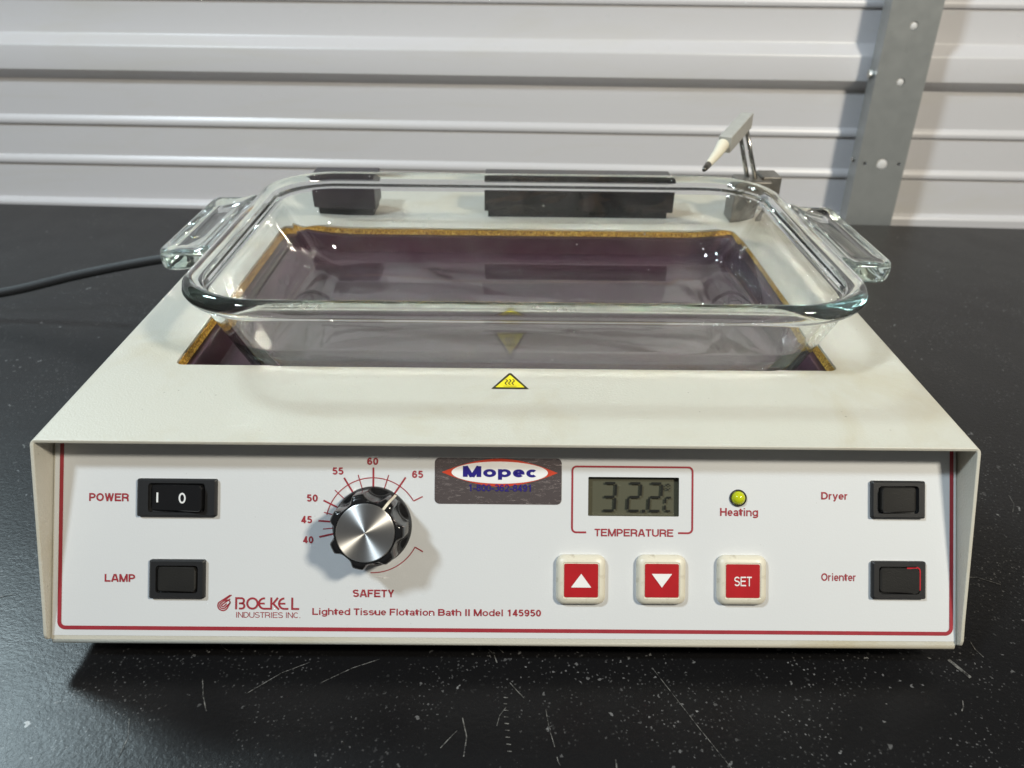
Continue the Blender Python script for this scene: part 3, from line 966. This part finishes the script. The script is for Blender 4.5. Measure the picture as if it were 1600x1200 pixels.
flat("emblem_border", lambda b: poly(b, lens(-0.0032, 0.0687, 0.0248, 0.0060), 0.00046), ORANGE_INK, flat_st, Matrix())
flat("emblem_oval", lambda b: poly(b, ell(-0.0032, 0.0687, 0.0206, 0.0047), 0.00058), WHITE_INK, flat_st, Matrix())
flat("lettering", lambda b: flat_text(b, "Mopec", -0.0189, 0.0131, 0.0668, 0.0714, 0.00070, 0.27), BLUE_INK, flat_st, Matrix())
flat("lettering", lambda b: flat_text(b, "1-800-362-8491", -0.0165, 0.0107, 0.0607, 0.0637, 0.00060, 0.15), BLUE_INK, flat_st, Matrix())


# ---- rocker switches
def switch(u, v, hw, hh, rw, rh, raised, label, marks=False, red=False):
    bm = new()
    ho = rrect(rw + 0.0006, rh + 0.0006, 0.0014, 4)
    ou = rrect(hw, hh, 0.0008, 4)
    hi = rrect(rw + 0.0006, rh + 0.0006, 0.0014, 4)
    ch = rrect(hw - 0.0007, hh - 0.0007, 0.0005, 4)
    loops(bm, [[(x, y, 0.0002) for x, y in ou], [(x, y, 0.0017) for x, y in ou], [(x, y, 0.0023) for x, y in ch],
               [(x, y, 0.0023) for x, y in ho], [(x, y, 0.0005) for x, y in hi]], False, True)
    s = finish("rocker_switch", bm, BLACK_PLASTIC, bath, PB @ T((u, v, 0)), label=label)
    # rocker: two planes meeting near the middle; `raised` is the end standing out
    bm = new()
    N = 28
    rows = []
    for i in range(N + 1):
        t = -1 + 2 * i / N
        q = t * raised
        z = 0.0026 + 0.0019 * q + 0.0007 * q * q * (1 if q > 0 else 0.4)
        if abs(t) > 0.97:
            z -= 0.0004
        cr = 0.0015
        dd = max(0.0, abs(t) * rw - (rw - cr))
        hh_ = rh - cr + math.sqrt(max(0, cr * cr - dd * dd)) + 1e-5
        rows.append([(t * rw, yy * hh_, z if abs(yy) < 0.97 else z - 0.0004) for yy in (-1, -0.93, -0.5, 0, 0.5, 0.93, 1)])
    V = [[bm.verts.new(p) for p in r] for r in rows]
    for a, b in zip(V, V[1:]):
        for k in range(6):
            bm.faces.new((a[k], b[k], b[k + 1], a[k + 1]))
    border = [V[i][0] for i in range(N + 1)] + V[N][1:] + [V[i][6] for i in range(N - 1, -1, -1)] + list(reversed(V[0][1:6]))
    low = [bm.verts.new((p.co.x, p.co.y, 0.0004)) for p in border]
    n = len(border)
    for i in range(n):
        bm.faces.new((border[i], low[i], low[(i + 1) % n], border[(i + 1) % n]))
    rk = finish("rocker", bm, ROCKER if not marks else BLACK_GLOSS, s, Matrix(), smooth=True)
    rk.modifiers.new("crease", 'EDGE_SPLIT').split_angle = RAD(35)

    def zt(x):
        q = x / rw * raised
        return 0.0026 + 0.0019 * q + 0.0007 * q * q * (1 if q > 0 else 0.4) + 0.00015
    if marks:
        def b_i(b):
            stroke(b, [(-0.0084, -0.0021), (-0.0084, 0.0021)], 0.0008, 0)
            for vv in b.verts:
                vv.co.z = zt(vv.co.x)

        def b_o(b):
            stroke(b, ell(0.0028, 0.0, 0.00125, 0.0019, 24), 0.0007, 0, True)
            for vv in b.verts:
                vv.co.z = zt(vv.co.x)
        flat("marking", b_i, WHITE_INK, s, Matrix())
        flat("marking", b_o, WHITE_INK, s, Matrix())
    if red:
        bm = new()
        pts = [(0.35 * rw, rh + 0.0001)] + [(rw * 0.84, rh + 0.0001)] + arc(rw - 0.0012, rh - 0.0012, 0.0016, 80, 0, 6) + [(rw + 0.0004, -rh * 0.75)]
        stroke(bm, pts, 0.00055, 0.0030)
        finish("red_edge", bm, RED_LENS, s, Matrix())
    return s


switch(-0.1400, 0.0570, 0.0168, 0.0080, 0.0114, 0.0056, 1, "wide black switch marked I and O", marks=True)
switch(-0.13945, 0.02255, 0.0117, 0.0082, 0.0083, 0.0052, 0.35, "black switch with a dusty brown rocker")
switch(0.16715, 0.05875, 0.0115, 0.0080, 0.0081, 0.0053, -0.8, "black switch with its left end raised")
switch(0.16755, 0.02445, 0.0115, 0.0080, 0.0081, 0.0053, 0.5, "black switch with a red edge showing", red=True)

# ---- safety knob
KU, KV = -0.0571, 0.0457
bm = new()
NK = 168


def kr(z, base, depth, twist=78):
    out = []
    for i in range(NK):
        a = 360 * i / NK
        d = abs(((a - twist + 25.714) % 51.4286) - 25.714) / 25.714     # 0 at the flute centre
        f = max(0.0, 1 - (d / 0.66) ** 2)
        rr = base - depth * f ** 0.8
        out.append((rr * math.cos(RAD(a)), rr * math.sin(RAD(a)), z))
    return out


loops(bm, [kr(0.0004, .0167, 0), kr(0.0030, .0167, 0), kr(0.0036, .0161, 0), kr(0.0040, .0160, .0002), kr(0.0048, .0160, .0019), kr(0.0065, .0160, .0026),
           kr(0.0168, .0156, .0028), kr(0.0184, .0152, .0027), kr(0.0193, .0143, .0022), kr(0.0196, .0134, .0009), kr(0.0196, .0122, 0),
           kr(0.0190, .0120, 0)], True, True)
kn = finish("safety_knob", bm, BLACK_GLOSS, bath, PB @ T((KU, KV, 0)), smooth=True)
kn.modifiers.new("crease", 'EDGE_SPLIT').split_angle = RAD(50)
bm = new()
loops(bm, [[(x, y, 0.0192) for x, y in circ(0, 0, 0.01185, 72)], [(x, y, 0.0199) for x, y in circ(0, 0, 0.01185, 72)],
           [(x, y, 0.0202) for x, y in circ(0, 0, 0.0115, 72)]], True, True)
cp = finish("knob_cap", bm, SPUN, kn, Matrix(), smooth=True)
cp.modifiers.new("crease", 'EDGE_SPLIT').split_angle = RAD(20)
bm = new()
prof_p = [(0.0119, 0.0200), (0.0136, 0.01985), (0.0146, 0.0195), (0.0153, 0.0187), (0.0158, 0.0170), (0.0163, 0.0065), (0.0168, 0.0036)]
rows = [[bm.verts.new((r, s_ * 0.00052, z)) for s_ in (-1, 1)] for r, z in prof_p]
for a, b in zip(rows, rows[1:]):
    bm.faces.new((a[0], a[1], b[1], b[0]))
finish("pointer_line", bm, IVORY, kn, Matrix.Rotation(RAD(53.0), 4, 'Z'))

# ---- indicator diode
bm = new()
loops(bm, [[(x, y, 0.0002) for x, y in circ(0, 0, 0.0037, 32)], [(x, y, 0.0008) for x, y in circ(0, 0, 0.0036, 32)],
           [(x, y, 0.0008) for x, y in circ(0, 0, 0.0032, 32)], [(x, y, 0.0001) for x, y in circ(0, 0, 0.0031, 32)]], False, True)
led = finish("indicator_light", bm, BLACK_PLASTIC, bath, PB @ T((0.0990, 0.0587, 0)))
bm = new()
loops(bm, [[(x, y, 0.0002 + 0.0030 * math.sin(t)) for x, y in circ(0, 0, 0.0030 * math.cos(t) + 1e-5, 28)] for t in [math.pi / 2 * k / 9 for k in range(10)]],
      True, True)
finish("lens", bm, LED, led, Matrix(), smooth=True)


# ---- push buttons
def button(u, v, kind, label):
    bm = new()
    prof_b = [(0.0104, 0.0002), (0.0105, 0.0014), (0.0102, 0.0024), (0.0094, 0.0033), (0.0084, 0.0037), (0.0077, 0.0038), (0.0075, 0.0035)]
    loops(bm, [[(x, y, z) for x, y in rrect(a, a, 0.0034 if a > 0.008 else 0.0009, 8)] for a, z in prof_b], False, True)
    b_ = finish("push_button", bm, BUTTON, bath, PB @ T((u, v, 0)), smooth=True, label=label)
    b_.modifiers.new("crease", 'EDGE_SPLIT').split_angle = RAD(45)
    fc = flat("button_face", lambda b: poly(b, rrect(0.0072, 0.0071, 0.0007, 4), 0.0037), RED_FACE, b_, Matrix())
    if kind == 'set':
        flat("lettering", lambda b: flat_text(b, "SET", -0.0037, 0.0037, -0.0021, 0.0019, 0.00388, 0.135), WHITE_INK, b_, Matrix())
    else:
        k = 1 if kind == 'up' else -1
        flat("arrow", lambda b: poly(b, [(-0.0043, -0.0029 * k), (0.0043, -0.0029 * k), (0, 0.0029 * k)], 0.00388), WHITE_INK, b_, Matrix())


button(0.0317, 0.0237, 'up', "cream button with a white up arrow on red")
button(0.0659, 0.0239, 'down', "cream button with a white down arrow on red")
button(0.1003, 0.0240, 'set', "cream button lettered SET on red")

# ---- hot-surface triangle on the lid
LM = B0 @ T((0.0010, 0.0457, H))
warn = flat("warning_label", lambda b: poly(b, [(-0.0086, 0), (0.0086, 0), (0.0006, 0.0150), (-0.0006, 0.0150)], 0.0002), BLACK_INK, bath, LM)
flat("yellow_field", lambda b: poly(b, [(-0.0067, 0.0012), (0.0067, 0.0012), (0.0, 0.0131)], 0.00032), YELLOW, warn, Matrix())


def b_waves(b):
    for ox in (-0.0016, 0.0, 0.0016):
        pts = [(ox - 0.0004 + 0.00062 * math.sin(2 * math.pi * t / 12) * -1 + 0.0009 * (1 - t / 12) * 0.6, 0.0034 + 0.0052 * t / 12) for t in range(13)]
        stroke(b, pts, 0.00055, 0.00044)
    stroke(b, [(-0.0030, 0.0021), (0.0030, 0.0021)], 0.00028, 0.00044)


flat("heat_symbol", b_waves, BLACK_INK, warn, Matrix())

# ---- black blocks at the back of the lid
bm = new()
box(bm, -0.1430, -0.0960, 0.300, 0.332, H + 0.0050, H + 0.0262)
lb = finish("slide_block", bm, DARK_SLATE, bath, B0, bevel=0.0008, label="short dark grey block on the left")
bm = new()
box(bm, -0.1400, -0.0980, 0.3025, 0.331, H, H + 0.0053)
finish("block_foot", bm, BLACK_PLASTIC, lb, Matrix())
bm = new()
box(bm, -0.0175, 0.1190, 0.301, 0.332, H + 0.0045, H + 0.0262)
rb = finish("slide_block", bm, STAINED, bath, B0, bevel=0.0008, label="long black block streaked with rust")
bm = new()
box(bm, -0.0150, 0.1150, 0.3030, 0.331, H, H + 0.0043)
finish("block_foot", bm, STAINED, rb, Matrix())

# ---- orienter arm: clamp, two rods, cast block, ivory point
bm = new()
box(bm, 0.1610, 0.1850, 0.290, 0.312, H, H + 0.0300)
stand = finish("orienter_arm", bm, PEWTER, bath, B0, bevel=0.0012)
bm = new()
box(bm, 0.1795, 0.1930, 0.296, 0.316, H + 0.010, H + 0.0320)
finish("clamp", bm, PEWTER, stand, Matrix(), bevel=0.001)
bm = new()
tube(bm, [(0.172, 0.289, H + 0.019), (0.172, 0.281, H + 0.019)], 0.0034, 14)
finish("clamp_screw", bm, CHROME, stand, Matrix(), smooth=True)
for ox, oy in ((0.0, 0.0), (-0.0046, 0.006)):
    bm = new()
    tube(bm, [(0.1800 + ox, 0.300 + oy, H + 0.015), (0.1620 + ox * 0.8, 0.2975 + oy, 0.163)], 0.0016, 12)
    finish("rod", bm, CHROME, stand, Matrix(), smooth=True)
a0, a1 = Vector((0.1632, 0.304, 0.1645)), Vector((0.1375, 0.252, 0.1603))
ax = (a1 - a0).normalized()
rt = ax.cross(Vector((0, 0, 1))).normalized()
upv = rt.cross(ax)
AM = Matrix(((rt.x, upv.x, -ax.x, a0.x), (rt.y, upv.y, -ax.y, a0.y), (rt.z, upv.z, -ax.z, a0.z), (0, 0, 0, 1)))
ln = (a1 - a0).length
bm = new()
box(bm, -0.0042, 0.0042, -0.0052, 0.0052, -ln, 0.004)
finish("arm_block", bm, ARM_PAINT, stand, AM, bevel=0.0006)
bm = new()
tip = Vector((0.1190, 0.222, 0.1515))
tube(bm, [tuple(a1 + ax * 0.0002 + Vector((-.001, 0, 0))), tuple(a1.lerp(tip, 0.35)), tuple(a1.lerp(tip, 0.78))], 0.0040, 18, 0.0021)
finish("pointer", bm, IVORY, stand, Matrix(), smooth=True).modifiers.new("crease", 'EDGE_SPLIT').split_angle = RAD(50)
bm = new()
tube(bm, [tuple(a1.lerp(tip, 0.785)), tuple(a1.lerp(tip, 0.93)), tuple(a1.lerp(tip, 0.985)), tuple(tip)], 0.0021, 14, 0.0009)
finish("pointer_tip", bm, DARK_METAL, stand, Matrix(), smooth=True)

# ------------------------------------------------------------------ glass dish
GX, GY, GA, GB, GR = 0.0080, 0.1600, 0.1635, 0.1120, 0.042
Z0 = ZW + 0.0003
GH = (H + 0.0400) - Z0


def gring(e, z):
    r = max(0.017, GR - 0.85 * e)
    return [(x, y, z) for x, y in rrect(GA - (e if e < 0.01 else 0.01 + (e - 0.01) * 1.40), GB - e, r, 12, 0, 0, 8)]


gp = [(0.0400, 0.0), (0.0360, 0.0001), (0.0312, 0.0010), (0.0262, 0.0032), (0.0222, 0.0072), (0.0196, 0.0125), (0.0070, GH - 0.0112),
      (0.0054, GH - 0.0096), (0.0030, GH - 0.0090), (0.0011, GH - 0.0076), (0.0, GH - 0.0052), (0.0005, GH - 0.0026), (0.0020, GH - 0.0008), (0.0042, GH),
      (0.0066, GH - 0.0005), (0.0082, GH - 0.0018), (0.0096, GH - 0.0042), (0.0114, GH - 0.0100), (0.0176, 0.0280), (0.0244, 0.0140), (0.0274, 0.0106), (0.0318, 0.0076),
      (0.0370, 0.0060), (0.0430, 0.0055)]


def support(pr, d=0.0009, long=0.006):
    """extra rings close to both ends of each long straight run, so smooth shading leaves it flat"""
    out = [pr[0]]
    for a, b in zip(pr, pr[1:]):
        L_ = math.hypot(b[0] - a[0], b[1] - a[1])
        if L_ > long:
            for t in (d / L_, 2.5 * d / L_, 1 - 2.5 * d / L_, 1 - d / L_):
                out.append((a[0] + (b[0] - a[0]) * t, a[1] + (b[1] - a[1]) * t))
        out.append(b)
    return out


bm = new()
loops(bm, [gring(e, z) for e, z in support(gp)], True, True)
dish = finish("glass_dish", bm, GLASS, smooth=True)
dish.location = (GX, GY, Z0)
tag(dish, "clear rectangular glass baking dish with two side handles, set in the purple well", "baking dish")
HD = 0.0268
hsec = [(-0.0007, -0.0072), (0.00025, -0.0052), (-0.0002, -0.0028), (-0.0009, -0.0016), (0.0010, -0.0012), (0.0034, -0.0016), (0.0060, -0.0032), (0.0100, -0.0042),
        (0.0170, -0.0050), (0.0200, -0.0046), (0.0224, -0.0030), (0.0242, -0.0026), (0.0258, -0.0034), (0.0267, -0.0054), (HD, -0.0080), (0.0260, -0.0118),
        (0.0240, -0.0134), (0.0190, -0.0140), (0.0100, -0.0130), (0.0030, -0.0108), (0.0006, -0.0092)]
HL, HC = 0.0500, 0.0085
ys = [-HL, -HL + 0.0006, -HL + 0.0018, -HL + 0.0036, -HL + 0.006, -HL + 0.0085, -HL + 0.012, -HL + 0.017]
ys = ys + [-0.02, 0.0, 0.02] + [-y for y in reversed(ys)]
for sx in (-1, 1):
    bm = new()
    rings = []
    for y in ys:
        q = max(0.0, abs(y) - (HL - HC))
        dmax = HD - (HC - math.sqrt(max(0.0, HC * HC - q * q)))
        v = max(0.0, abs(y) - (HL - 0.0036)) / 0.0036
        fl = 1 - 0.34 * v * v                                   # thickness eases off at the very ends
        lip = max(0.0, min(1.0, (abs(y) - (HL - 0.014)) / 0.008))  # raised lip runs round the ends
        ring_ = []
        for d, z in hsec:
            zz = z
            if 0.004 < d < 0.0225 and z > -0.006:
                zz = z + ((-0.0027) - z) * lip
            if d > 0.0012:
                zz = -0.0068 + (zz + 0.0068) * fl - 0.022 * d
            else:
                zz = -0.0056 + (zz + 0.0056) * (1 - 0.75 * v * v)
            dd = d if d < 0.0012 else d * dmax / HD
            ring_.append((sx * dd, y, zz))
        rings.append(ring_)
    loops(bm, rings)
    h_ = finish("handle", bm, GLASS, dish, T((sx * GA, 0.010 if sx < 0 else 0.003, GH)), smooth=True)
    h_.modifiers.new("crease", 'EDGE_SPLIT').split_angle = RAD(75)

# ------------------------------------------------------------------ mains cord
bm = new()
ctrl = [(-0.62, 0.30, 0.006), (-0.50, 0.318, 0.008), (-0.404, 0.327, 0.020), (-0.335, 0.330, 0.036), (-0.268, 0.3285, 0.050), (-0.22, 0.327, 0.056), (-0.1962, 0.326, 0.057)]
P = [Vector(c) for c in ctrl]
path = []
for i in range(len(P) - 1):
    p0, p1, p2, p3 = P[max(0, i - 1)], P[i], P[i + 1], P[min(len(P) - 1, i + 2)]
    for k in range(8):
        t = k / 8
        path.append(0.5 * ((2 * p1) + (p2 - p0) * t + (2 * p0 - 5 * p1 + 4 * p2 - p3) * t * t + (3 * p1 - p0 - 3 * p2 + p3) * t ** 3))
path.append(P[-1])
tube(bm, [tuple(p) for p in path], 0.0037, 14)
cord = finish("power_cord", bm, RUBBER, smooth=True)
tag(cord, "black round power cord running left over the bench from the bath", "cord")
